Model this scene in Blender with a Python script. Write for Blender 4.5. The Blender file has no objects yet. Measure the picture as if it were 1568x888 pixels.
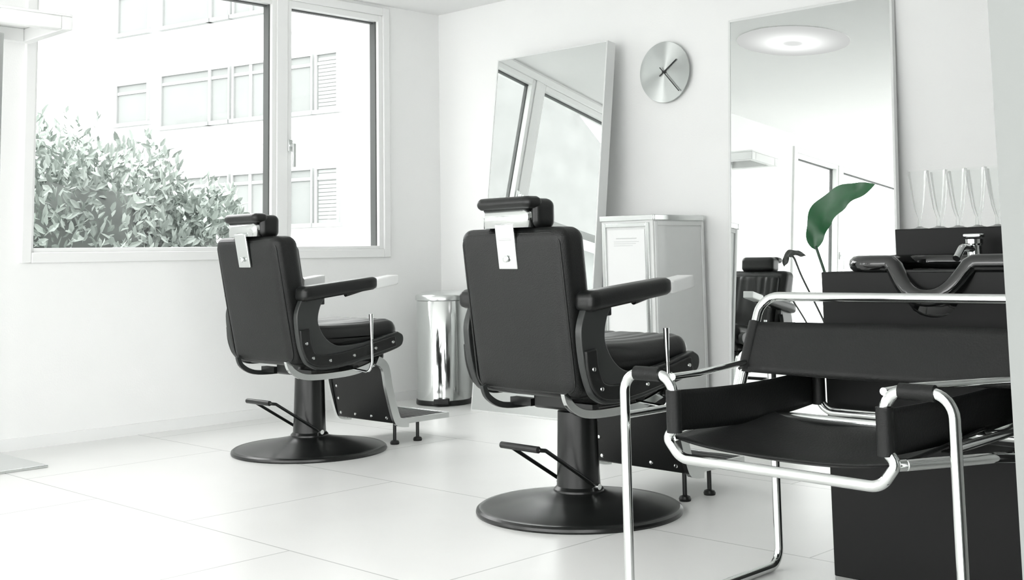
import bpy, bmesh, math, random
import numpy as np
from mathutils import Vector, Matrix
random.seed(7); np.random.seed(7)
S=bpy.context.scene
try:
    S.view_settings.view_transform='Standard'
    S.view_settings.look='None'
except Exception as e: print(e)

# ------------------------------------------------------------------ materials
def new_mat(name):
    m=bpy.data.materials.new(name); m.use_nodes=True
    nt=m.node_tree; b=nt.nodes.get('Principled BSDF')
    return m,nt,b
def mat(name,col,rough=.5,metal=0.,noise=0.,nscale=8.,bump=0.,bscale=200.,spec=.5,coat=0.,aniso=0.):
    m,nt,b=new_mat(name)
    b.inputs['Roughness'].default_value=rough; b.inputs['Metallic'].default_value=metal
    b.inputs['Specular IOR Level'].default_value=spec
    b.inputs['Coat Weight'].default_value=coat
    b.inputs['Coat Roughness'].default_value=.1
    tc=nt.nodes.new('ShaderNodeTexCoord')
    n=nt.nodes.new('ShaderNodeTexNoise'); n.inputs['Scale'].default_value=nscale; n.inputs['Detail'].default_value=4
    nt.links.new(tc.outputs['Object'],n.inputs['Vector'])
    r=nt.nodes.new('ShaderNodeMix'); r.data_type='RGBA'
    r.inputs[6].default_value=(*[c*(1-noise) for c in col],1); r.inputs[7].default_value=(*[min(1,c*(1+noise)) for c in col],1)
    nt.links.new(n.outputs['Fac'],r.inputs[0]); nt.links.new(r.outputs[2],b.inputs['Base Color'])
    if bump>0:
        n2=nt.nodes.new('ShaderNodeTexNoise'); n2.inputs['Scale'].default_value=bscale; n2.inputs['Detail'].default_value=3
        nt.links.new(tc.outputs['Object'],n2.inputs['Vector'])
        bp=nt.nodes.new('ShaderNodeBump'); bp.inputs['Strength'].default_value=bump; bp.inputs['Distance'].default_value=.002
        nt.links.new(n2.outputs['Fac'],bp.inputs['Height']); nt.links.new(bp.outputs[0],b.inputs['Normal'])
    return m
WALL=mat('wall_paint',(.890,.897,.888),.8,noise=.012,nscale=3,bump=.2,bscale=120)
CEIL=mat('ceiling_paint',(.893,.898,.892),.85,noise=.01)
TRIM=mat('white_trim',(.865,.873,.865),.4,noise=.01)
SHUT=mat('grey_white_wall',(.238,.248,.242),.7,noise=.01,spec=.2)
LEATHER=mat('black_leather',(.0085,.0092,.0088),.42,noise=.25,nscale=14,bump=.5,bscale=260,spec=.34)
VINYL=mat('black_vinyl',(.009,.0097,.0093),.32,noise=.2,nscale=10,bump=.15,bscale=200,spec=.36)
SLING=mat('black_sling_leather',(.006,.0066,.0063),.5,noise=.25,nscale=14,bump=.4,bscale=200,spec=.30)
SIDE=mat('grey_side_enamel',(.026,.0285,.0275),.3,noise=.15,nscale=6)
BLACKMET=mat('black_metal',(.008,.0088,.0084),.28,noise=.2,nscale=6,spec=.45)
BLACKCAB=mat('black_laminate',(.0045,.005,.0048),.5,noise=.2,nscale=5,spec=.22)
GLOSSBLK=mat('black_ceramic',(.004,.0045,.0045),.08,spec=.6,coat=.3)
CHROME=mat('chrome',(.72,.74,.73),.09,1.,noise=.03)
SATIN=mat('satin_aluminium',(.70,.72,.71),.26,1.,noise=.03)
WHITEMET=mat('white_powder_metal',(.77,.785,.775),.28,noise=.03,spec=.6)
PAPER=mat('label_paper',(.86,.87,.865),.7)
GREYINK=mat('grey_print',(.6,.62,.61),.7)
LEAF=mat('green_leaf',(.014,.085,.030),.38,noise=.35,nscale=20)
DRYLEAF=mat('dry_leaf',(.02,.024,.02),.5,noise=.3)
STEM=mat('plant_stem',(.03,.06,.04),.5)
POT=mat('plant_pot_ceramic',(.5,.52,.51),.4)
SOIL=mat('soil',(.03,.025,.02),.9,noise=.4,nscale=40)
RUBBER=mat('dark_gasket',(.08,.085,.083),.6)
MIRROR=mat('mirror_glass',(.845,.865,.855),.0,1.)
FACADE=mat('white_facade',(.80,.815,.805),.9,noise=.02,nscale=.6)
FWIN=mat('facade_window_glass',(.215,.228,.222),.7,noise=.12,nscale=1.2,spec=.1)
FFR=mat('facade_window_frame',(.28,.292,.287),.7,spec=.1)
FSH=mat('facade_shutter',(.255,.268,.262),.7,spec=.1)
ROOF=mat('roof_tiles',(.17,.176,.172),.8,noise=.2,nscale=3)
PAVE=mat('paving',(.30,.308,.303),.9,noise=.1,nscale=2)
HEDGE=mat('hedge_leaves',(.285,.325,.298),.5,noise=.5,nscale=2.6)
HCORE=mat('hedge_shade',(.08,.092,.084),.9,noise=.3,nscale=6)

def floor_mat():
    m,nt,b=new_mat('floor_tiles')
    tc=nt.nodes.new('ShaderNodeTexCoord'); mp=nt.nodes.new('ShaderNodeMapping')
    mp.inputs['Location'].default_value=(-.18,2.97,0)
    nt.links.new(tc.outputs['Object'],mp.inputs['Vector'])
    br=nt.nodes.new('ShaderNodeTexBrick'); br.offset=.5; br.offset_frequency=2
    br.inputs['Scale'].default_value=1; br.inputs['Brick Width'].default_value=1.2; br.inputs['Row Height'].default_value=.9
    br.inputs['Mortar Size'].default_value=.0028; br.inputs['Mortar Smooth'].default_value=.2
    br.inputs['Color1'].default_value=(.80,.802,.788,1); br.inputs['Color2'].default_value=(.775,.777,.763,1); br.inputs['Mortar'].default_value=(.44,.445,.435,1)
    nt.links.new(mp.outputs[0],br.inputs['Vector'])
    n=nt.nodes.new('ShaderNodeTexNoise'); n.inputs['Scale'].default_value=2.5; n.inputs['Detail'].default_value=6
    nt.links.new(tc.outputs['Object'],n.inputs['Vector'])
    mr=nt.nodes.new('ShaderNodeMapRange'); mr.inputs['To Min'].default_value=.94; mr.inputs['To Max'].default_value=1.04
    nt.links.new(n.outputs['Fac'],mr.inputs['Value'])
    mx=nt.nodes.new('ShaderNodeVectorMath'); mx.operation='SCALE'
    nt.links.new(br.outputs['Color'],mx.inputs[0]); nt.links.new(mr.outputs[0],mx.inputs['Scale'])
    nt.links.new(mx.outputs[0],b.inputs['Base Color'])
    b.inputs['Roughness'].default_value=.32
    return m
FLOOR=floor_mat()

def glass_pane():
    m,nt,b=new_mat('window_glass'); nt.nodes.remove(b)
    o=nt.nodes['Material Output']; t=nt.nodes.new('ShaderNodeBsdfTransparent'); g=nt.nodes.new('ShaderNodeBsdfGlossy'); g.inputs['Roughness'].default_value=0
    x=nt.nodes.new('ShaderNodeMixShader'); x.inputs[0].default_value=.05
    nt.links.new(t.outputs[0],x.inputs[1]);nt.links.new(g.outputs[0],x.inputs[2]);nt.links.new(x.outputs[0],o.inputs[0]); return m
PANE=glass_pane()
def flute_mat():
    m,nt,b=new_mat('flute_glass'); nt.nodes.remove(b)
    o=nt.nodes['Material Output']; t=nt.nodes.new('ShaderNodeBsdfTransparent'); t.inputs[0].default_value=(.98,.987,.983,1)
    g=nt.nodes.new('ShaderNodeBsdfGlossy'); g.inputs['Roughness'].default_value=.25
    d=nt.nodes.new('ShaderNodeBsdfDiffuse'); d.inputs[0].default_value=(.95,.96,.955,1)
    gd=nt.nodes.new('ShaderNodeMixShader'); gd.inputs[0].default_value=.55
    nt.links.new(g.outputs[0],gd.inputs[1]); nt.links.new(d.outputs[0],gd.inputs[2])
    lw=nt.nodes.new('ShaderNodeLayerWeight'); lw.inputs[0].default_value=.25
    mu=nt.nodes.new('ShaderNodeMath'); mu.operation='MULTIPLY'; mu.inputs[1].default_value=.55
    nt.links.new(lw.outputs['Fresnel'],mu.inputs[0])
    x=nt.nodes.new('ShaderNodeMixShader')
    nt.links.new(mu.outputs[0],x.inputs[0]);nt.links.new(t.outputs[0],x.inputs[1]);nt.links.new(gd.outputs[0],x.inputs[2]);nt.links.new(x.outputs[0],o.inputs[0]); return m
FLUTE=flute_mat()
def lamp_mat():
    # lamp plus its soft glow on the ceiling, painted as emission fading outwards
    m,nt,b=new_mat('lamp_and_ceiling_glow'); nt.nodes.remove(b); e=nt.nodes.new('ShaderNodeEmission'); e.inputs[0].default_value=(1,1,.99,1)
    tc=nt.nodes.new('ShaderNodeTexCoord'); ln=nt.nodes.new('ShaderNodeVectorMath'); ln.operation='MULTIPLY'; ln.inputs[1].default_value=(1,1,0)
    l2=nt.nodes.new('ShaderNodeVectorMath'); l2.operation='LENGTH'
    cr=nt.nodes.new('ShaderNodeFloatCurve'); c=cr.mapping.curves[0]
    c.points[0].location=(0,.40); c.points[1].location=(1,.305)
    for p in ((.14,.42),(.22,.62),(.36,.58),(.60,.42),(.82,.33)): c.points.new(*p)
    cr.mapping.update()
    mr=nt.nodes.new('ShaderNodeMath'); mr.operation='DIVIDE'; mr.inputs[1].default_value=.36
    mu=nt.nodes.new('ShaderNodeMath'); mu.operation='MULTIPLY'; mu.inputs[1].default_value=2.35
    nt.links.new(tc.outputs['Object'],ln.inputs[0]); nt.links.new(ln.outputs[0],l2.inputs[0]); nt.links.new(l2.outputs['Value'],mr.inputs[0]); nt.links.new(mr.outputs[0],cr.inputs['Value'])
    nt.links.new(cr.outputs[0],mu.inputs[0]); nt.links.new(mu.outputs[0],e.inputs[1])
    nt.links.new(e.outputs[0],nt.nodes['Material Output'].inputs[0]); return m
LAMP=lamp_mat()
def clock_mat():
    m,nt,b=new_mat('brushed_steel'); b.inputs['Base Color'].default_value=(.52,.54,.53,1); b.inputs['Metallic'].default_value=1; b.inputs['Roughness'].default_value=.3
    b.inputs['Anisotropic'].default_value=1.
    tg=nt.nodes.new('ShaderNodeTangent'); tg.direction_type='RADIAL'; tg.axis='Z'
    nt.links.new(tg.outputs[0],b.inputs['Tangent']); return m
CLOCKM=clock_mat()

# ------------------------------------------------------------------ geometry helpers
def link(ob,parent=None):
    bpy.context.collection.objects.link(ob)
    if parent is not None: ob.parent=parent
    return ob
def empty(name,loc=(0,0,0),rz=0.):
    e=bpy.data.objects.new(name,None); e.empty_display_size=.1; link(e); e.location=loc; e.rotation_euler=(0,0,rz); return e
def finish(name,bm,m,parent=None,smooth=True,bevel=0,bseg=2,loc=None,rot=None,angle=35):
    me=bpy.data.meshes.new(name); bmesh.ops.recalc_face_normals(bm,faces=bm.faces); bm.to_mesh(me); bm.free()
    if isinstance(m,(list,tuple)):
        for k in m: me.materials.append(k)
    else: me.materials.append(m)
    ob=bpy.data.objects.new(name,me); link(ob,parent)
    if loc is not None: ob.location=loc
    if rot is not None: ob.rotation_euler=rot
    if smooth:
        for p in me.polygons: p.use_smooth=True
        try:
            me.set_sharp_from_angle(angle=math.radians(angle))
        except Exception: pass
    if bevel>0:
        md=ob.modifiers.new('bev','BEVEL'); md.width=bevel; md.segments=bseg; md.limit_method='ANGLE'; md.angle_limit=math.radians(40)
    return ob
def add_box(bm,x0,x1,y0,y1,z0,z1,M=None,mi=0):
    vs=[bm.verts.new((x,y,z)) for x in (x0,x1) for y in (y0,y1) for z in (z0,z1)]
    if M is not None:
        for v in vs: v.co=M@v.co
    for f in ((0,1,3,2),(4,6,7,5),(0,4,5,1),(2,3,7,6),(0,2,6,4),(1,5,7,3)):
        fc=bm.faces.new([vs[i] for i in f]); fc.material_index=mi
def box(name,x0,x1,y0,y1,z0,z1,m,parent=None,bevel=0,bseg=2):
    bm=bmesh.new(); add_box(bm,x0,x1,y0,y1,z0,z1); return finish(name,bm,m,parent,smooth=bevel>0,bevel=bevel,bseg=bseg)
def boxes(name,lst,m,parent=None,bevel=0):
    bm=bmesh.new()
    for b in lst: add_box(bm,*b)
    return finish(name,bm,m,parent,smooth=bevel>0,bevel=bevel)
def cushion(name,c,h,r,m,parent=None,n=14,fn=None):
    bm=bmesh.new(); bmesh.ops.create_cube(bm,size=2)
    bmesh.ops.subdivide_edges(bm,edges=bm.edges[:],cuts=n,use_grid_fill=True)
    r=min(r,*h)
    for v in bm.verts:
        p=Vector([ (abs(a)**.8)*(1 if a>0 else -1)*hh for a,hh in zip(v.co,h)])
        q=Vector([max(-(hh-r),min(hh-r,a)) for a,hh in zip(p,h)])
        d=p-q
        if d.length>1e-9: d=d.normalized()*r
        v.co=q+d
    if fn:
        for v in bm.verts: v.co=Vector(fn(v.co))
    bmesh.ops.translate(bm,verts=bm.verts,vec=Vector(c))
    return finish(name,bm,m,parent,smooth=True,angle=60)
def lathe(bm,prof,cx=0,cy=0,n=64,z0=0,mi=0):
    rings=[]
    for r,z in prof:
        if r<1e-6: rings.append([bm.verts.new((cx,cy,z+z0))])
        else: rings.append([bm.verts.new((cx+r*math.cos(2*math.pi*i/n),cy+r*math.sin(2*math.pi*i/n),z+z0)) for i in range(n)])
    for a,b in zip(rings,rings[1:]):
        for i in range(n):
            j=(i+1)%n
            if len(a)==1 and len(b)==1: continue
            if len(a)==1: f=bm.faces.new((a[0],b[i],b[j]))
            elif len(b)==1: f=bm.faces.new((a[i],a[j],b[0]))
            else: f=bm.faces.new((a[i],a[j],b[j],b[i]))
            f.material_index=mi
def lathe_obj(name,prof,m,parent=None,n=64,loc=(0,0,0),rot=None,angle=35):
    bm=bmesh.new(); lathe(bm,prof,n=n); return finish(name,bm,m,parent,loc=loc,rot=rot,angle=angle)
def fillet(pts,r,n=8,closed=False):
    P=[Vector(p) for p in pts]; out=[]; N=len(P)
    for i,p in enumerate(P):
        if not closed and (i==0 or i==N-1): out.append(p); continue
        a=P[(i-1)%N]-p; b=P[(i+1)%N]-p
        la,lb=a.length,b.length; a=a/la; b=b/lb
        ang=a.angle(b)
        if ang>math.pi-.02: out.append(p); continue
        t=min(r/math.tan(ang/2),la*.49,lb*.49); rr=t*math.tan(ang/2)
        cen=p+(a+b).normalized()*(rr/math.sin(ang/2))
        v0=(p+a*t)-cen; v1=(p+b*t)-cen; tot=v0.angle(v1)
        for k in range(n+1):
            s=k/n
            if tot<1e-4: out.append(p); break
            w=(math.sin((1-s)*tot)*v0+math.sin(s*tot)*v1)/math.sin(tot); out.append(cen+w)
    return out
def sweep(bm,pts,rad,n=12,closed=False,caps=True,mi=0,sx=1.,sz=1.):
    P=[Vector(p) for p in pts]; N=len(P)
    T=[]
    for i in range(N):
        if closed: t=P[(i+1)%N]-P[(i-1)%N]
        else: t=P[min(i+1,N-1)]-P[max(i-1,0)]
        T.append(t.normalized())
    up=Vector((0,0,1)) if abs(T[0].z)<.9 else Vector((1,0,0))
    nrm=(up-T[0]*up.dot(T[0])).normalized(); rings=[]
    for i in range(N):
        nrm=(nrm-T[i]*nrm.dot(T[i])).normalized(); bn=T[i].cross(nrm)
        R=rad[i] if isinstance(rad,(list,tuple)) else rad
        rings.append([bm.verts.new(P[i]+R*(sx*math.cos(2*math.pi*k/n)*bn+sz*math.sin(2*math.pi*k/n)*nrm)) for k in range(n)])
    rng=range(N) if closed else range(N-1)
    for i in rng:
        a=rings[i]; b=rings[(i+1)%N]
        for k in range(n):
            f=bm.faces.new((a[k],a[(k+1)%n],b[(k+1)%n],b[k])); f.material_index=mi
    if caps and not closed:
        bm.faces.new(rings[0]).material_index=mi; bm.faces.new(rings[-1][::-1]).material_index=mi
def tube(name,pts,rad,m,parent=None,fr=0,n=12,closed=False,sx=1.,sz=1.):
    if fr>0: pts=fillet(pts,fr,closed=closed)
    bm=bmesh.new(); sweep(bm,pts,rad,n,closed,sx=sx,sz=sz); return finish(name,bm,m,parent,angle=50)
def prism(name,prof,x0,x1,m,parent=None,bevel=0,smooth=True):
    bm=bmesh.new()
    a=[bm.verts.new((x0,y,z)) for y,z in prof]; b=[bm.verts.new((x1,y,z)) for y,z in prof]
    bm.faces.new(a); bm.faces.new(b[::-1]); n=len(prof)
    for i in range(n): bm.faces.new((a[i],a[(i+1)%n],b[(i+1)%n],b[i]))
    return finish(name,bm,m,parent,smooth=smooth,bevel=bevel,bseg=3,angle=30)
def strip_profile(pts,th):
    P=[Vector((a,b)) for a,b in pts]; L=[];R=[]
    for i in range(len(P)):
        t=(P[min(i+1,len(P)-1)]-P[max(i-1,0)]).normalized(); nn=Vector((-t.y,t.x))
        L.append(P[i]+nn*th/2); R.append(P[i]-nn*th/2)
    return [tuple(p) for p in L+R[::-1]]
def catmull(pts,n=6):
    P=[Vector(p) for p in pts]; out=[]
    for i in range(len(P)-1):
        p0=P[max(i-1,0)];p1=P[i];p2=P[i+1];p3=P[min(i+2,len(P)-1)]
        for k in range(n):
            t=k/n; out.append(.5*((2*p1)+(-p0+p2)*t+(2*p0-5*p1+4*p2-p3)*t*t+(-p0+3*p1-3*p2+p3)*t**3))
    out.append(P[-1]); return out

# ------------------------------------------------------------------ room
RX,RY,H=6.6,-8.0,2.41
box('floor',-.3,RX+.2,RY-.2,.2,-.1,0,FLOOR)
box('ceiling',-.3,RX+.2,RY-.2,.2,H,H+.1,CEIL)
box('wall_back',-.3,RX+.2,0,.2,0,H,WALL)
W1=(-2.683,-.425,.862,2.392); W2=(-6.9,-4.35,.45,2.30)
bm=bmesh.new()
for (y0,y1,z0,z1) in ((RY,W2[0],0,H),(W2[0],W2[1],0,W2[2]),(W2[0],W2[1],W2[3],H),(W2[1],W1[0],0,H),(W1[0],W1[1],0,W1[2]),(W1[0],W1[1],W1[3],H),(W1[1],0,0,H)):
    add_box(bm,-.3,0,y0,y1,z0,z1)
finish('wall_left',bm,WALL,smooth=False)
bm=bmesh.new()
for (y0,y1,z0,z1) in ((RY,-7.4,0,H),(-7.4,-3.6,0,.3),(-7.4,-3.6,2.3,H),(-3.6,0,0,H)): add_box(bm,RX,RX+.2,y0,y1,z0,z1)
finish('wall_right',bm,WALL,smooth=False)
bm=bmesh.new()
for (x0,x1,z0,z1) in ((0,.6,0,H),(.6,6.0,0,.25),(.6,6.0,2.3,H),(6.0,RX,0,H)): add_box(bm,x0,x1,RY-.2,RY,z0,z1)
finish('wall_front',bm,WALL,smooth=False)
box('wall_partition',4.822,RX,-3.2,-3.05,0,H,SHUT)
bm=bmesh.new(); add_box(bm,0,.012,RY,0,0,.055); finish('baseboard_left',bm,TRIM,smooth=False)
box('baseboard_back',0.012,RX,-.012,0,0,.055,TRIM)

def window(name,y0,y1,z0,z1,mulls,handle=None):
    e=empty(name)
    b=[];fx0,fx1=-.07,.018
    t=.05
    b+= [(fx0,fx1,y0-.0,y0+t,z0,z1),(fx0,fx1,y1-t,y1,z0,z1),(fx0,fx1,y0+t,y1-t,z0,z0+t),(fx0,fx1,y0+t,y1-t,z1-t,z1)]
    boxes('outer_frame',b,TRIM,e,bevel=.004)
    edges=[y0+t]+[q for mm in mulls for q in mm]+[y1-t]
    b=[];g=[];k=[]
    for mm in mulls: b.append((fx0,fx1-.004,mm[0]+.03,mm[1]-.03,z0+t,z1-t))
    panes=[(edges[i],edges[i+1]) for i in range(0,len(edges),2)]
    for i,(a,c) in enumerate(panes):
        a2=a if i==0 else a-.03; c2=c if i==len(panes)-1 else c+.03
        ai=a2+.012 if i==0 else a; ci=c2-.032 if i==len(panes)-1 else c
        zb=z0+.07; zt=z1-.088
        b+=[(fx0+.01,fx1-.012,a2,ai,z0+t,z1-t),(fx0+.01,fx1-.012,ci,c2,z0+t,z1-t),(fx0+.01,fx1-.012,ai,ci,z0+t,zb),(fx0+.01,fx1-.012,ai,ci,zt,z1-t)]
        g.append((-.045,-.04,ai,ci,zb,zt))
        k+=[(-.068,-.016,ci-.008,ci,zb,zt),(-.068,-.04,ai,ai+.006,zb,zt),(-.068,-.035,ai,ci,zt-.008,zt)]
    boxes('sashes',b,TRIM,e,bevel=.003); boxes('glass',g,PANE,e); boxes('gaskets',k,RUBBER,e)
    if handle:
        hy,hz=handle
        boxes('handle',[(fx1-.004,fx1+.008,hy-.014,hy+.014,hz-.035,hz+.035),(fx1+.006,fx1+.045,hy-.009,hy+.009,hz-.009,hz+.009),(fx1+.035,fx1+.047,hy-.01,hy+.01,hz-.125,hz+.01)],SATIN,e,bevel=.003)
    return e
window('window_1',*W1[:2],*W1[2:],[(-1.28,-1.146)],(-1.165,1.50))
window('window_2',*W2[:2],*W2[2:],[(-5.25,-5.12)],(-5.18,1.4))
def frames(name,lst):
    return boxes(name,lst,TRIM)
frames('window_3',[(.6,.66,RY-.1,RY,.25,2.3),(5.94,6,RY-.1,RY,.25,2.3),(2.35,2.43,RY-.1,RY,.25,2.3),(4.15,4.23,RY-.1,RY,.25,2.3),(.66,5.94,RY-.1,RY,.25,.31),(.66,5.94,RY-.1,RY,2.24,2.3)])
frames('window_4',[(RX,RX+.1,-7.4,-7.34,.3,2.3),(RX,RX+.1,-3.66,-3.6,.3,2.3),(RX,RX+.1,-5.53,-5.47,.3,2.3),(RX,RX+.1,-7.34,-3.66,.3,.36),(RX,RX+.1,-7.34,-3.66,2.24,2.3)])

for i,(x,y) in enumerate(((1.60,-1.68),(4.2,-1.25),(5.4,-6.2))):  # first lamp shows in a mirror; the two unseen ones are added for light
    e=empty('ceiling_lamp',(x,y,H))
    lathe_obj('lamp_glow_disc',[(0,-.018)]+[(.02*k,-.018+.014*(k/18)**2) for k in range(1,19)],LAMP,e)
    lathe_obj('rim',[(.36,-.004),(.361,-.0),(0,0)],CEIL,e)

# ------------------------------------------------------------------ barber chair
def rrect_path(hw,z0,z1,r,y):
    return fillet([(-hw,y,z0),(hw,y,z0),(hw,y,z1),(-hw,y,z1)],r,closed=True)
def barber_chair(loc,rz=0.,back_top=-.33,back_bot=-.245,zd=0.):
    e=empty('barber_chair',loc,rz)
    lathe_obj('base',[(0,0),(.345,0),(.347,.006),(.345,.014),(.336,.02),(.326,.019),(.318,.021),(.25,.034),(.16,.05),(.10,.062),(.082,.07),(0,.07)],BLACKMET,e,n=96,angle=25)
    lathe_obj('column',[(0,.06),(.086,.06),(.084,.075),(.074,.085),(.072,.12),(.066,.33),(.058,.335),(.05,.37),(0,.37)],BLACKMET,e)
    box('mechanism',-.09,.09,-.12,.16,.345,.40,BLACKMET,e,bevel=.01)
    box('seat_pan',-.205,.205,-.19,.27,.395,.455,BLACKMET,e,bevel=.012)
    bar=[(p.x,p.y) for p in catmull([(-.255,.425,),(-.235,.385),(-.17,.352),(-.05,.345),(.1,.352),(.2,.375),(.25,.395)],5)]
    for s in (-1,1):
        x=s*.19; prism('seat_bar',strip_profile(bar,.028 if s>0 else .02),x-.008,x+.008,CHROME if s>0 else SIDE,e,bevel=.002)  # left bar is chrome as well; its shade is put in as dark enamel
        boxes('bar_spacer',[(min(s*.09,s*.19),max(s*.09,s*.19),-.13,-.10,.35,.375),(min(s*.09,s*.19),max(s*.09,s*.19),.1,.13,.352,.378)],BLACKMET,e)
    def pl(v):
        z=v.z
        if v.z>0: z=v.z-.007*(1-abs(math.sin(v.x*math.pi/.067)))**3
        return (v.x,v.y,z-(.012 if v.z>0 else 0)*(1-(v.y/.27)**2))
    cushion('seat_cushion',(0,.065,.515),(.243,.268,.068),.055,VINYL,e,n=40,fn=pl)
    H2=.280-zd/2
    def bk(v):
        k=(v.z+H2)/(2*H2); sh=back_bot+(back_top-back_bot)*k+.06
        wx=1-.05*(1-k)
        dy=v.y
        if v.y<0: dy=v.y-.008*(1-(v.x/.245)**2)*(1-((v.z)/H2)**2)
        return (v.x*wx,dy+sh,v.z)
    cushion('backrest',(0,0,.682-zd/2),(.243,.062,H2),.04,LEATHER,e,n=26,fn=bk)
    slope=(back_top-back_bot)/(2*H2)
    path=[Vector((p.x,back_bot+slope*(p.z-.40)+.006,p.z)) for p in rrect_path(.226,.42,.943-zd,.04,0)]
    tube('back_piping',path,.0035,VINYL,e,closed=True,n=8)
    cushion('back_pad',(0,0,.70),(.20,.03,.22),.025,VINYL,e,n=30,fn=lambda v:(v.x,v.y+back_bot+.115+(back_top-back_bot)*((v.z+.3)/.6)+(.006*(1-abs(math.sin(v.x*math.pi/.05)))**3*-1 if v.y>0 else 0),v.z))
    yt=back_top
    hz=-zd-.004
    cushion('headrest_cushion',(0,yt+.062,1.010+hz),(.125,.05,.05),.028,VINYL,e,n=16)
    cushion('headrest_roll',(0,yt+.012,1.046+hz),(.127,.036,.020),.02,VINYL,e,n=12)
    pr=fillet([(-.108,yt+.05,1.0),(-.108,yt-.012,1.0),(.108,yt-.012,1.0),(.108,yt+.05,1.0)],.02)
    bm=bmesh.new(); A=[bm.verts.new((p.x,p.y,.966+hz)) for p in pr]; B=[bm.verts.new((p.x,p.y,1.030+hz)) for p in pr]
    for i in range(len(pr)-1): bm.faces.new((A[i],A[i+1],B[i+1],B[i]))
    o=finish('headrest_bracket',bm,CHROME,e); md=o.modifiers.new('s','SOLIDIFY'); md.thickness=.004
    M=Matrix.Translation((0,yt+.012,.892-zd))@Matrix.Rotation(-math.atan(slope),4,'X')
    bm=bmesh.new(); add_box(bm,-.043,.043,-.016,-.006,-.062,.085,M); finish('headrest_plate',bm,SATIN,e,bevel=.003)
    lathe_obj('plate_screw',[(0,0),(.011,0),(.011,.006),(.008,.008),(0,.008)],CHROME,e,n=20,loc=(0,yt-.003,.862-zd),rot=(math.radians(90),0,0))
    boxes('plate_groove',[(-.030,.030,yt-.010,yt-.004,.922-zd,.928-zd)],SATIN,e,bevel=.002)
    outer=[(-.235,.70),(-.262,.64),(-.266,.59),(-.252,.50),(-.225,.43),(-.19,.398),(-.135,.383),(-.02,.388),(.10,.408),(.22,.43),(.30,.452),(.322,.475),(.32,.505),(.29,.522)]
    inner=[(.22,.508),(.12,.488),(0,.478),(-.07,.487),(-.12,.522),(-.15,.57),(-.155,.61),(-.14,.66),(-.11,.70)]
    o2=[(p.x,p.y) for p in catmull(outer,4)]; i2=[(p.x,p.y) for p in catmull(inner,4)]
    for s in (-1,1):
        xa,xb=sorted((s*.248,s*.276))
        prism('side_panel',o2+i2,xa,xb,SIDE,e,bevel=.006)
        rail=[(p.x,p.y) for p in catmull([(-.232,.56),(-.222,.49),(-.19,.435),(-.12,.42),(0,.43),(.14,.455),(.27,.482)],5)]
        xa,xb=sorted((s*.274,s*.288))
        prism('side_rail',strip_profile(rail,.05),xa,xb,VINYL,e,bevel=.005)
        for (y,z) in ((-.225,.50),(-.19,.437),(-.10,.421),(.03,.434),(.15,.457),(.25,.478)):
            lathe_obj('rail_screw',[(0,0),(.0075,0),(.006,.004),(0,.005)],CHROME,e,n=12,loc=(s*.288,y,z),rot=(0,s*math.radians(90),0))
        def arm(v,s=s):
            k=(v.y+.205)/.41
            sc=1.12-.14*k
            return (v.x*sc,v.y,v.z*sc+.04*(k-.5))
        cushion('arm_pad',(s*.274,-.052,.727),(.038,.205,.029),.022,VINYL,e,n=14,fn=arm)
        def cap(v): return (v.x,v.y,v.z+.008*(v.y/.058))
        cushion('arm_cap',(s*.274,.205,.750),(.037,.062,.022),.006,WHITEMET,e,n=8,fn=cap)
        boxes('arm_bracket',[(min(s*.25,s*.275),max(s*.25,s*.275),-.22,-.12,.66,.715)],BLACKMET,e,bevel=.004)
        tube('arm_strut',[(s*.262,.0,.70),(s*.262,.10,.722)],.012,BLACKMET,e)
        cb=[(p.x,p.y) for p in catmull([(.215,.395),(.262,.36),(.285,.26),(.325,.13),(.35,.105),(.40,.098)],5)]
        xa,xb=sorted((s*.204,s*.222))
        prism('calf_bar',strip_profile(cb,.04),xa,xb,SATIN,e,bevel=.002)
    tube('tilt_lever',[(.18,.10,.365),(.305,.10,.355),(.305,.115,.40),(.305,.11,.60)],.006,CHROME,e,fr=.02)
    tube('lever_grip',[(.305,.113,.50),(.305,.11,.61)],[.007,.0105],CHROME,e)
    ang=math.atan2(.06,.29)
    M=Matrix.Translation((0,.297,.245))@Matrix.Rotation(ang,4,'X')
    bm=bmesh.new(); add_box(bm,-.203,.203,-.012,.012,-.145,.15,M); finish('calf_panel',bm,VINYL,e,bevel=.006)
    for x,zz in ((-.17,-.12),(-.06,-.12),(.06,-.12),(.17,-.12),(-.17,-.05),(-.17,.01)):
        p=M@Vector((x,-.012,zz)); lathe_obj('calf_screw',[(0,0),(.008,0),(.006,.004),(0,.005)],CHROME,e,n=12,loc=p,rot=(math.radians(90),0,0))
    box('foot_plate',-.185,.185,.37,.67,.095,.108,SATIN,e,bevel=.003)
    boxes('foot_plate_edge',[(-.192,-.184,.36,.68,.09,.116),(.184,.192,.36,.68,.09,.116),(-.184,.184,.67,.68,.09,.116)],SATIN,e,bevel=.002)
    boxes('foot_ridges',[(-.178,.178,.385+i*.036,.400+i*.036,.108,.116) for i in range(8)],RUBBER,e,bevel=.002)
    for x,y in ((.165,.36),(.165,.50)):
        lathe_obj('foot',[(0,0),(.02,0),(.022,.008),(.018,.016),(.008,.02),(.008,.095),(0,.095)],BLACKMET,e,n=20,loc=(x,y,0))
    tube('pedal_frame',[(-.078,0,.09),(-.085,-.24,.235),(-.085,-.27,.24),(.085,-.27,.24),(.085,-.24,.235),(.078,0,.09)],.0065,BLACKMET,e,fr=.02)
    tube('pedal_grip',[(-.085,-.272,.241),(.085,-.272,.241)],.011,BLACKMET,e)
    tube('pedal_shaft',[(-.095,.0,.09),(.095,.0,.09)],.010,CHROME,e)
    return e
barber_chair((1.112,-1.827,0),0,-.355,zd=.004)
barber_chair((2.879,-2.012,0),math.radians(-2),-.315,zd=.018)

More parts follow.
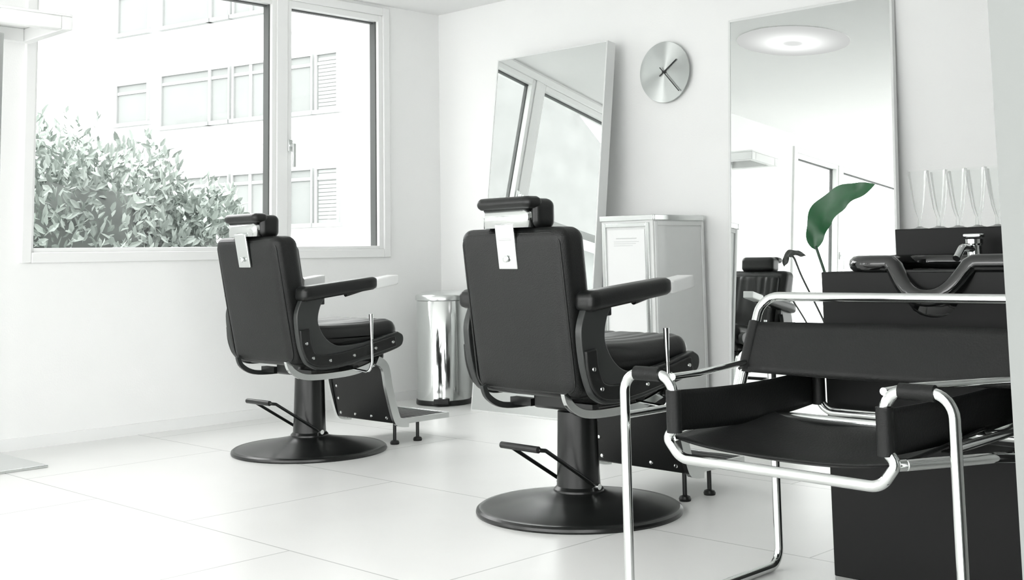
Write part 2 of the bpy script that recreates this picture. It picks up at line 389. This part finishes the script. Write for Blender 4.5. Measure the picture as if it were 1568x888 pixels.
# ------------------------------------------------------------------ mirrors
def leaning_mirror(name,x0,w,L,yb,yt,depth,fw,fmat):
    e=empty(name,(x0+w/2,yb,0)); a=math.asin((yt-yb)/L); e.rotation_euler=(-a,0,0)
    box('glass',-w/2+fw,w/2-fw,.003,.006,fw,L-fw,MIRROR,e)
    boxes('frame',[(-w/2,-w/2+fw,0,depth,0,L),(w/2-fw,w/2,0,depth,0,L),(-w/2+fw,w/2-fw,0,depth,0,fw),(-w/2+fw,w/2-fw,0,depth,L-fw,L)],fmat,e,bevel=.0015)
    box('backing',-w/2+fw,w/2-fw,.008,depth-.004,fw,L-fw,WHITEMET,e)
    return e
leaning_mirror('leaning_mirror',.69,.845,2.03,-.42,-.16,.07,.008,WHITEMET)
leaning_mirror('leaning_mirror',2.226,.89,2.035,-.150,-.032,.028,.012,WHITEMET)

# ------------------------------------------------------------------ clock
e=empty('wall_clock',(1.812,0,1.817)); e.rotation_euler=(math.radians(90),0,0)
lathe_obj('dial',[(0,.0),(.14,0),(.14,.02),(.163,.022),(.165,.026),(.163,.030),(0,.030)],CLOCKM,e,n=96)
def hand(name,dx,dz,w,z):
    L=math.hypot(dx,dz); a=math.atan2(dz,dx); bm=bmesh.new(); add_box(bm,-.035,L,-w/2,w/2,z,z+.002,Matrix.Rotation(a,4,'Z')); finish(name,bm,BLACKMET,e,smooth=False)
hand('hour_hand',.085,.058,.006,.034); hand('minute_hand',.098,-.112,.005,.038)
lathe_obj('hub',[(0,.03),(.007,.03),(.007,.042),(0,.042)],BLACKMET,e,n=16)

# ------------------------------------------------------------------ pedal bin
e=empty('pedal_bin',(.308,-.27,0))
lathe_obj('body',[(0,.02),(.158,.02),(.158,.60),(.155,.605),(0,.605)],CHROME,e,n=72)
lathe_obj('base_ring',[(0,0),(.163,0),(.165,.01),(.163,.028),(.158,.03)],BLACKMET,e,n=72)
lathe_obj('lid',[(.16,.603),(.164,.606),(.164,.628),(.158,.637),(.12,.652),(.06,.66),(0,.662)],SATIN,e,n=72)
rr=math.radians(-47)
M=Matrix.Rotation(rr,4,'Z')
bm=bmesh.new(); add_box(bm,.12,.20,-.045,.045,.012,.045,M); finish('pedal',bm,BLACKMET,e,bevel=.006)
bm=bmesh.new(); add_box(bm,-.19,-.15,-.03,.03,.57,.64,M); finish('hinge',bm,BLACKMET,e,bevel=.006)

# ------------------------------------------------------------------ white cabinet
e=empty('white_metal_cabinet')
x0,x1,y0,y1,zb,zt=1.705,2.033,-.458,-.03,.055,1.038
box('body',x0,x1,y0,y1,zb,zt,WHITEMET,e,bevel=.008,bseg=3)
boxes('top_rim',[(x0-.006,x1+.006,y0-.006,y0+.008,zt-.02,zt+.008),(x0-.006,x1+.006,y1-.008,y1+.006,zt-.02,zt+.008),(x0-.006,x0+.008,y0+.008,y1-.008,zt-.02,zt+.008),(x1-.008,x1+.006,y0+.008,y1-.008,zt-.02,zt+.008)],SATIN,e,bevel=.003)
boxes('front_frame',[(x0+.015,x0+.035,y0-.01,y0,.12,zt-.03),(x1-.04,x1-.02,y0-.01,y0,.12,zt-.03),(x0+.035,x1-.04,y0-.01,y0,zt-.05,zt-.03),(x0+.035,x1-.04,y0-.01,y0,.12,.14),(x0+.035,x1-.04,y0-.01,y0,.42,.435)],SATIN,e,bevel=.002)
box('label',x0+.045,x1-.05,y0-.004,y0-.001,.46,.975,PAPER,e)
rows=[(x0+.10,x1-.10,y0-.006,y0-.003,.93,.934)]+[(x0+.085,x1-.085-.02*(i%3),y0-.006,y0-.003,.915-.01*i,.917-.01*i) for i in range(3)]
boxes('label_print',rows,GREYINK,e)
boxes('side_frame',[(x1,x1+.006,y0+.01,y0+.03,.09,zt-.025),(x1,x1+.006,y1-.03,y1-.01,.09,zt-.025),(x1,x1+.006,y0+.03,y1-.03,zt-.045,zt-.025),(x1,x1+.006,y0+.03,y1-.03,.09,.11)],WHITEMET,e,bevel=.002)
for x in (x0+.05,x1-.05):
    for y in (y0+.05,y1-.06):
        lathe_obj('caster_wheel',[(0,-.012),(.024,-.012),(.027,-.006),(.027,.006),(.024,.012),(0,.012)],BLACKMET,e,n=24,loc=(x,y,.027),rot=(0,math.radians(90),0))
        box('caster_fork',x-.018,x+.018,y-.012,y+.012,.035,.06,CHROME,e,bevel=.003)

# ------------------------------------------------------------------ shelf stand
e=empty('shelf_stand',(.285,-2.93,0))
box('base_plate',-.24,.30,-.14,.14,0,.012,SATIN,e,bevel=.003)
box('post',-.02,.02,-.02,.02,.012,1.89,SATIN,e,bevel=.003)
boxes('shelf_frame',[(-.10,.335,-.18,-.13,1.875,1.935),(-.10,.335,.14,.19,1.875,1.935),(-.10,-.05,-.13,.14,1.875,1.935),(.285,.335,-.13,.14,1.875,1.935)],TRIM,e,bevel=.004)
box('shelf_top',-.10,.335,-.18,.19,1.935,1.947,TRIM,e,bevel=.002)

# ------------------------------------------------------------------ wash unit
e=empty('shampoo_station')
cx0,cx1=3.924,4.78
box('cabinet_body',cx0,cx1,-2.19,-1.76,.0,.795,BLACKCAB,e,bevel=.003)
box('rear_cabinet',cx0,cx1,-1.75,-1.50,0,.912,BLACKCAB,e,bevel=.003)
bx,by,hw,hd=4.30,-1.985,.30,.195
def rim(scale,z,dipk=1.,n=120,off=0.):
    P=[]
    base=fillet([(-hw*scale,-hd*scale,0),(hw*scale,-hd*scale,0),(hw*scale,hd*scale,0),(-hw*scale,hd*scale,0)],.07*scale,n=10,closed=True)
    L=[0]
    Q=base+[base[0]]
    for a,b in zip(Q,Q[1:]): L.append(L[-1]+(b-a).length)
    for i in range(n):
        s=L[-1]*i/n
        k=max(j for j in range(len(L)) if L[j]<=s+1e-9); k=min(k,len(Q)-2)
        t=(s-L[k])/max(1e-9,L[k+1]-L[k]); p=Q[k].lerp(Q[k+1],t)
        dip=0
        if p.y<0:
            u=(p.x+bx-4.232)/.105
            if abs(u)<1: dip=(1-abs(u)**2.4)**1.15*min(1,(-p.y)/(hd*scale))
        P.append(Vector((p.x+bx,p.y+by-.035*dip*dipk-off*0,z-.085*dip*dipk)))
    return P
R0=rim(1,.815,n=160)
bm=bmesh.new(); sweep(bm,R0,.023,12,closed=True); finish('basin_rim',bm,GLOSSBLK,e,angle=70)
loops2=[rim(.985,.815),rim(.94,.79),rim(.86,.72,.3),rim(.5,.68,0),rim(.1,.675,0)]
loops=[rim(1.0,.812),rim(.97,.77,.9),rim(.90,.70,.4),rim(.5,.66,0)]
for nm,ls in (('basin_shell',loops),('basin_bowl',loops2)):
    bm=bmesh.new(); V=[[bm.verts.new(p) for p in l] for l in ls]
    for a,b in zip(V,V[1:]):
        for i in range(120): bm.faces.new((a[i],a[(i+1)%120],b[(i+1)%120],b[i]))
    bm.faces.new(V[-1]); finish(nm,bm,GLOSSBLK,e,angle=60)
lathe_obj('faucet_body',[(0,0),(.028,0),(.028,.01),(.02,.016),(.019,.045),(.024,.05),(.024,.062),(0,.066)],CHROME,e,n=28,loc=(4.20,-1.84,.815))
tube('faucet_spout',[(4.20,-1.84,.85),(4.20,-1.92,.855),(4.20,-1.96,.825)],.010,CHROME,e,fr=.03)
box('faucet_lever',4.175,4.225,-1.855,-1.825,.882,.892,CHROME,e,bevel=.003)
bm=bmesh.new()
for j,yy in enumerate((-1.69,-1.60)):
    for i in range(5):
        x=3.975+.058*i+.028*j
        prof=[(.026,.001),(.012,.004),(.005,.008),(.004,.03),(.007,.038),(.013,.06),(.019,.10),(.0235,.14),(.027,.174)]
        lathe(bm,prof,x,yy,n=28,z0=.912)
finish('champagne_flutes',bm,FLUTE,None,angle=50)

# ------------------------------------------------------------------ tubular sling armchair
e=empty('tubular_steel_armchair')
xoL,xiL,xiR,xoR=3.778,3.92,4.435,4.577; yF,yR=-2.864,-2.222; za=.575; r=.0118
path=[(xiL,yR,.43),(xiL,yR,za),(xoL,yR,za),(xoL,yR,r),(xoL,yF,r),(xoL,yF,za),(xiL,yF,za),(xiL,yF,.455),(xiL-.022,yF,.435),(xiL+.015,yF,.392),(xiR-.015,yF,.385),(xiR+.022,yF,.435),(xiR,yF,.455),(xiR,yF,za),(xoR,yF,za),(xoR,yF,r),(xoR,yR,r),(xoR,yR,za),(xiR,yR,za),(xiR,yR,.43)]
tube('main_frame',path,r,CHROME,e,fr=.045,closed=True,n=16)
x1,x2=3.84,4.56
yt_,zt_,yb_,zb_=-2.355,.735,-2.52,.41
tube('back_frame',[(xiL-.03,yF+.02,.43),(x1,yF+.2,.43),(x1,yb_,zb_),(x1,yt_,zt_),(x2,yt_,zt_),(x2,yb_,zb_),(x2,yF+.2,.43),(xiR+.03,yF+.02,.43)],r,CHROME,e,fr=.05,n=16)
def backp(z): return yb_+(z-zb_)*((yt_-yb_)/(zt_-zb_))
for xi,xo,xb in ((xiL,xoL,x1),(xiR,xoR,x2)):
    tube('upper_link',[(xi,yF,za-.003),(xi,yF+.1,za-.003),(xb,backp(.57),.57)],.008,CHROME,e)
    tube('side_link',[(xo,yF,.475),(xo,yR,.475)],.009,CHROME,e)
    sgn=-1 if xb<4 else 1
    tube('front_stub',[(xi+sgn*.03,yF+.025,.43),(xi+sgn*.012,yF,.43)],.0125,CHROME,e)
    tube('front_sleeve',[(xi,yF,.447),(xi,yF,.542)],.0175,SLING,e,n=16)
    tube('rear_sleeve',[(xi,yR,.447),(xi,yR,.542)],.0175,SLING,e,n=16)
    a,b=sorted((xi,xo)); tube('armrest_sleeve',[(a+.035,yF,za),(b-.035,yF,za)],.0165,SLING,e,n=16)
def sheet(name,fn,nu,nv,th=.004,m=SLING):
    bm=bmesh.new(); V=[[bm.verts.new(fn(i/nu,j/nv)) for j in range(nv+1)] for i in range(nu+1)]
    for i in range(nu):
        for j in range(nv): bm.faces.new((V[i][j],V[i+1][j],V[i+1][j+1],V[i][j+1]))
    o=finish(name,bm,m,e,angle=80); md=o.modifiers.new('s','SOLIDIFY'); md.thickness=th; md.offset=0
for xi,s in ((xiL,-1),(xiR,1)):
    sheet('arm_sling',lambda u,v,xi=xi,s=s:(xi+s*.013-s*.013*math.sin(math.pi*u),yF+(yR-yF)*u,.449+.091*v-.012*math.sin(math.pi*u)*(1-.3*v)),24,6)
def bs(u,v):
    z=.548+.122*v; x=x1+(x2-x1)*u
    return (x,backp(z)-.012+.05*math.sin(math.pi*u),z-.010*math.sin(math.pi*u)*(1-v))
sheet('back_sling',bs,32,8)
for xb in (x1,x2): tube('back_sleeve',[(xb,backp(.55),.55),(xb,backp(.668),.668)],.0175,SLING,e,n=16)
# seat sling hangs between the side tubes, its front edge sits just behind the chrome cross tube
def ss(u,v):
    y=yF+.028+(yb_-yF+.06)*v
    w0=.055*(1-v)
    x=x1+w0+(x2-x1-2*w0)*u if False else (xiL-.02)+(xiR-xiL+.04)*u
    edge=abs(2*u-1)**3
    z=.412+.020*edge+.022*v-.040*math.sin(math.pi*v)*(1-edge)+.004*math.sin(9*u+3*v)*v*(1-edge)
    return (x,y,z)
sheet('seat_sling',ss,32,20,.006)
tube('rear_cross_tube',[(x1,yb_+.08,.44),(x2,yb_+.08,.44)],r,CHROME,e)
for xb,xi in ((x1,xiL-.02),(x2,xiR+.02)):
    sheet('seat_strap',lambda u,v,xb=xb,xi=xi:(xb+(xi-xb)*v,yF+.20+.15*u,.43+.002*v),12,4)

# ------------------------------------------------------------------ plant
e=empty('potted_plant')
lathe_obj('pot',[(0,0),(.085,0),(.09,.01),(.115,.22),(.118,.235),(.105,.235),(.10,.21),(0,.205)],POT,e,n=48,loc=(3.64,-1.25,0))
lathe_obj('soil',[(0,.207),(.1,.207)],SOIL,e,n=48,loc=(3.64,-1.25,.003))
def leafmesh(name,mid,width,m,nrm,fold=.25):
    P=catmull(mid,8); bm=bmesh.new(); rows=[]; N=len(P); nrm=Vector(nrm).normalized()
    for i,p in enumerate(P):
        t=(P[min(i+1,N-1)]-P[max(i-1,0)]).normalized(); sd=t.cross(nrm).normalized(); s=i/(N-1)
        w=width*(math.sin(math.pi*min(1,s**.8)))**.75 if 0<s<1 else 0
        w=max(w,.001)*(1+.10*math.sin(s*23))
        rows.append([bm.verts.new(p+sd*w*q+nrm*(fold*w*abs(q)+.006*math.sin(s*20+q)*abs(q))) for q in (-1,-.66,-.33,0,.33,.66,1)])
    for a,b in zip(rows,rows[1:]):
        for k in range(6): bm.faces.new((a[k],a[k+1],b[k+1],b[k]))
    return finish(name,bm,m,e,angle=80)
leafmesh('leaf',[(3.455,-1.40,.858),(3.462,-1.40,.92),(3.50,-1.41,.98),(3.57,-1.41,1.03),(3.64,-1.42,1.052),(3.70,-1.42,1.068)],.045,LEAF,(.35,-1,.35))
tube('stem',catmull([(3.62,-1.26,.21),(3.54,-1.34,.5),(3.485,-1.38,.75),(3.457,-1.40,.87)],8),.005,STEM,e)
leafmesh('curled_leaf',[(3.33,-1.40,.80),(3.345,-1.40,.838),(3.38,-1.40,.845),(3.42,-1.40,.835)],.014,DRYLEAF,(.3,-1,.6))
tube('dry_stem',catmull([(3.61,-1.26,.21),(3.50,-1.36,.50),(3.46,-1.38,.62),(3.40,-1.40,.76),(3.37,-1.40,.83),(3.35,-1.4,.838)],8),.0035,DRYLEAF,e)
tube('dry_stem',catmull([(3.6,-1.27,.21),(3.46,-1.38,.50),(3.40,-1.40,.62),(3.345,-1.40,.70)],8),.003,DRYLEAF,e)

# ------------------------------------------------------------------ exterior
box('ground_exterior',-60,-.3,-40,60,-.25,-.15,PAVE)
def hedge():
    bl=[((-1.75,-1.60,.55),(.75,.95,1.14)),((-1.95,-2.7,.5),(.8,.95,1.0)),((-1.6,-.90,.35),(.65,.55,1.0)),((-2.4,-2.0,.55),(.8,1.4,1.17)),((-1.8,-3.6,.4),(.8,.9,.95))]
    e=empty('laurel_hedge')
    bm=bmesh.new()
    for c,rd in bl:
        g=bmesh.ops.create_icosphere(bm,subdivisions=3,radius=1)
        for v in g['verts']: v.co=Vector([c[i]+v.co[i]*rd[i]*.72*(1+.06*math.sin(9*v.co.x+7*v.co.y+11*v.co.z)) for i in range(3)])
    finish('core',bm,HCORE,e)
    vs=[];fs=[]
    rg=np.random.RandomState(3)
    for c,rd in bl:
        n=9500
        for _ in range(n):
            d=rg.normal(size=3); d/=np.linalg.norm(d)
            if d[2]<-.45 or d[0]<-.6: continue
            lump=1+.07*math.sin(6*d[0]+8*d[1]+3)+.06*math.sin(11*d[2]+9*d[1])
            k=(.74+.29*rg.rand()**.7)*lump
            p=np.array([c[i]+d[i]*rd[i]*k for i in range(3)])
            L=.055+.04*rg.rand(); W=L*.44
            ax=d*.5+rg.normal(size=3)*.6+np.array([0,0,.3]); ax/=np.linalg.norm(ax)
            nn=rg.normal(size=3)+np.array([1.,-.4,.6]); sd=np.cross(ax,nn); sd/=np.linalg.norm(sd); up=np.cross(sd,ax)
            b=len(vs)
            vs+= [p,p+ax*L*.35+sd*W*.45+up*.007,p+ax*L*.75+sd*W*.32+up*.004,p+ax*L,p+ax*L*.75-sd*W*.32+up*.004,p+ax*L*.35-sd*W*.45+up*.007,p+ax*L*.5]
            fs+=[(b,b+1,b+6),(b+1,b+2,b+6),(b+2,b+3,b+6),(b+3,b+4,b+6),(b+4,b+5,b+6),(b+5,b,b+6)]
        for _ in range(26):
            d=rg.normal(size=3); d[2]=abs(d[2])+.8; d/=np.linalg.norm(d)
            p=np.array([c[i]+d[i]*rd[i]*.98 for i in range(3)])
            for q in range(10):
                o=p+np.array([0,0,.018*q])+rg.normal(size=3)*.006
                ax=np.array([rg.normal(),rg.normal(),.9]);ax/=np.linalg.norm(ax); sd=np.cross(ax,[.3,.2,1]);sd/=np.linalg.norm(sd); L=.06
                b=len(vs); vs+=[o,o+ax*L*.5+sd*.013,o+ax*L,o+ax*L*.5-sd*.013,o+ax*L*.5]; fs+=[(b,b+1,b+4),(b+1,b+2,b+4),(b,b+4,b+3),(b+4,b+2,b+3)]
    me=bpy.data.meshes.new('foliage'); me.from_pydata([tuple(v) for v in vs],[],fs); me.materials.append(HEDGE)
    link(bpy.data.objects.new('foliage',me),e)
hedge()

def building():
    e=empty('apartment_building',(-20.5,11.0,0),math.atan2(.204,.979))
    box('facade',-4.1,16,0,10,-.15,13,FACADE,e)
    w=[];fr=[];sh=[];led=[]
    def win(s0,s1,z0,z1,n=1,shut=False):
        w.append((s0,s1,-.03,0,z0,z1))
        t=.05
        fr.extend([(s0-t,s1+t,-.08,0,z1,z1+t),(s0-t,s0,-.08,0,z0,z1),(s1,s1+t,-.08,0,z0,z1)])
        led.append((s0-.12,s1+.12,-.16,0,z0-.1,z0))
        for i in range(1,n):
            x=s0+(s1-s0)*i/n; fr.append((x-.05,x+.05,-.07,0,z0,z1))
        fr.append((s0,s1,-.06,0,z1-.25,z1-.17))
        if shut:
            k=int((z1-z0)/.09)
            for i in range(k): sh.append((s0+.02,s1-.02,-.045,-.03,z0+i*.09,z0+i*.09+.075))
    for z0,z1 in ((1.72,2.98),(4.38,5.70),(7.02,8.34),(9.7,11.0)):
        win(-3.62,-2.45,z0+(.2 if z0<5 and z0>4 else 0),z1-.1)
        win(-1.87,-.15,z0,z1,1); win(-.05,.55,z0,z1,1); win(.75,1.9,z0,z1,2)
        win(2.62,3.3,z0,z1,1); win(3.5,4.1,z0,z1,1,True)
        win(6.5,8.5,z0,z1,2)
    boxes('window_panes',w,FWIN,e); boxes('window_frames',fr,FFR,e); boxes('shutters',sh,FSH,e); boxes('ledges',led,FFR,e)
    boxes('balcony_bands',[(-4.15,16,-.12,0,6.35,6.5),(-4.15,16,-.12,0,3.7,3.82)],FACADE,e)
building()
e=empty('neighbour_house',(-13,-9,0),math.radians(8))
box('house_walls',-4,4,-5,5,-.15,4.2,FACADE,e)
prism('house_roof',[(-5.6,4.1),(5.6,4.1),(0,7.4)],-4.5,4.5,ROOF,e,smooth=False)
bw=[];
for yy in (-3.4,-1,1.4,3.6):
    for zz in (.8,2.8): bw.append((4.0,4.04,yy-.45,yy+.45,zz,zz+1.1))
boxes('house_windows',bw,FWIN,e)

# ------------------------------------------------------------------ world
w=bpy.data.worlds.new('overcast_sky'); S.world=w; w.use_nodes=True
bg=w.node_tree.nodes['Background']
tc=w.node_tree.nodes.new('ShaderNodeTexCoord'); sp=w.node_tree.nodes.new('ShaderNodeSeparateXYZ'); mr=w.node_tree.nodes.new('ShaderNodeMapRange')
mr.inputs['From Min'].default_value=-.1; mr.inputs['From Max'].default_value=.8; mr.inputs['To Min'].default_value=5.6; mr.inputs['To Max'].default_value=7.9
w.node_tree.links.new(tc.outputs['Generated'],sp.inputs[0]); w.node_tree.links.new(sp.outputs['Z'],mr.inputs['Value']); w.node_tree.links.new(mr.outputs[0],bg.inputs['Strength'])
bg.inputs['Color'].default_value=(.995,1,.994,1)

# ------------------------------------------------------------------ camera
cam=bpy.data.cameras.new('camera'); co=bpy.data.objects.new('camera',cam); link(co); S.camera=co
yaw,pit,roll=[math.radians(a) for a in (44.13,6.03,-1.01)]
F=Vector((-math.sin(yaw)*math.cos(pit),math.cos(yaw)*math.cos(pit),math.sin(pit)))
rv=Vector((math.cos(yaw),math.sin(yaw),0)); uv=rv.cross(F)
r2=math.cos(roll)*rv+math.sin(roll)*uv; u2=-math.sin(roll)*rv+math.cos(roll)*uv
Mx=Matrix((r2,u2,-F)).transposed().to_4x4(); Mx.translation=Vector((5.5775,-5.0858,.85)); co.matrix_world=Mx
cam.sensor_fit='HORIZONTAL'; cam.sensor_width=36; cam.lens=36*1813.5/1568; cam.shift_y=-(444-202)/1568
cam.clip_start=.05; cam.clip_end=300
print('view',S.view_settings.view_transform)
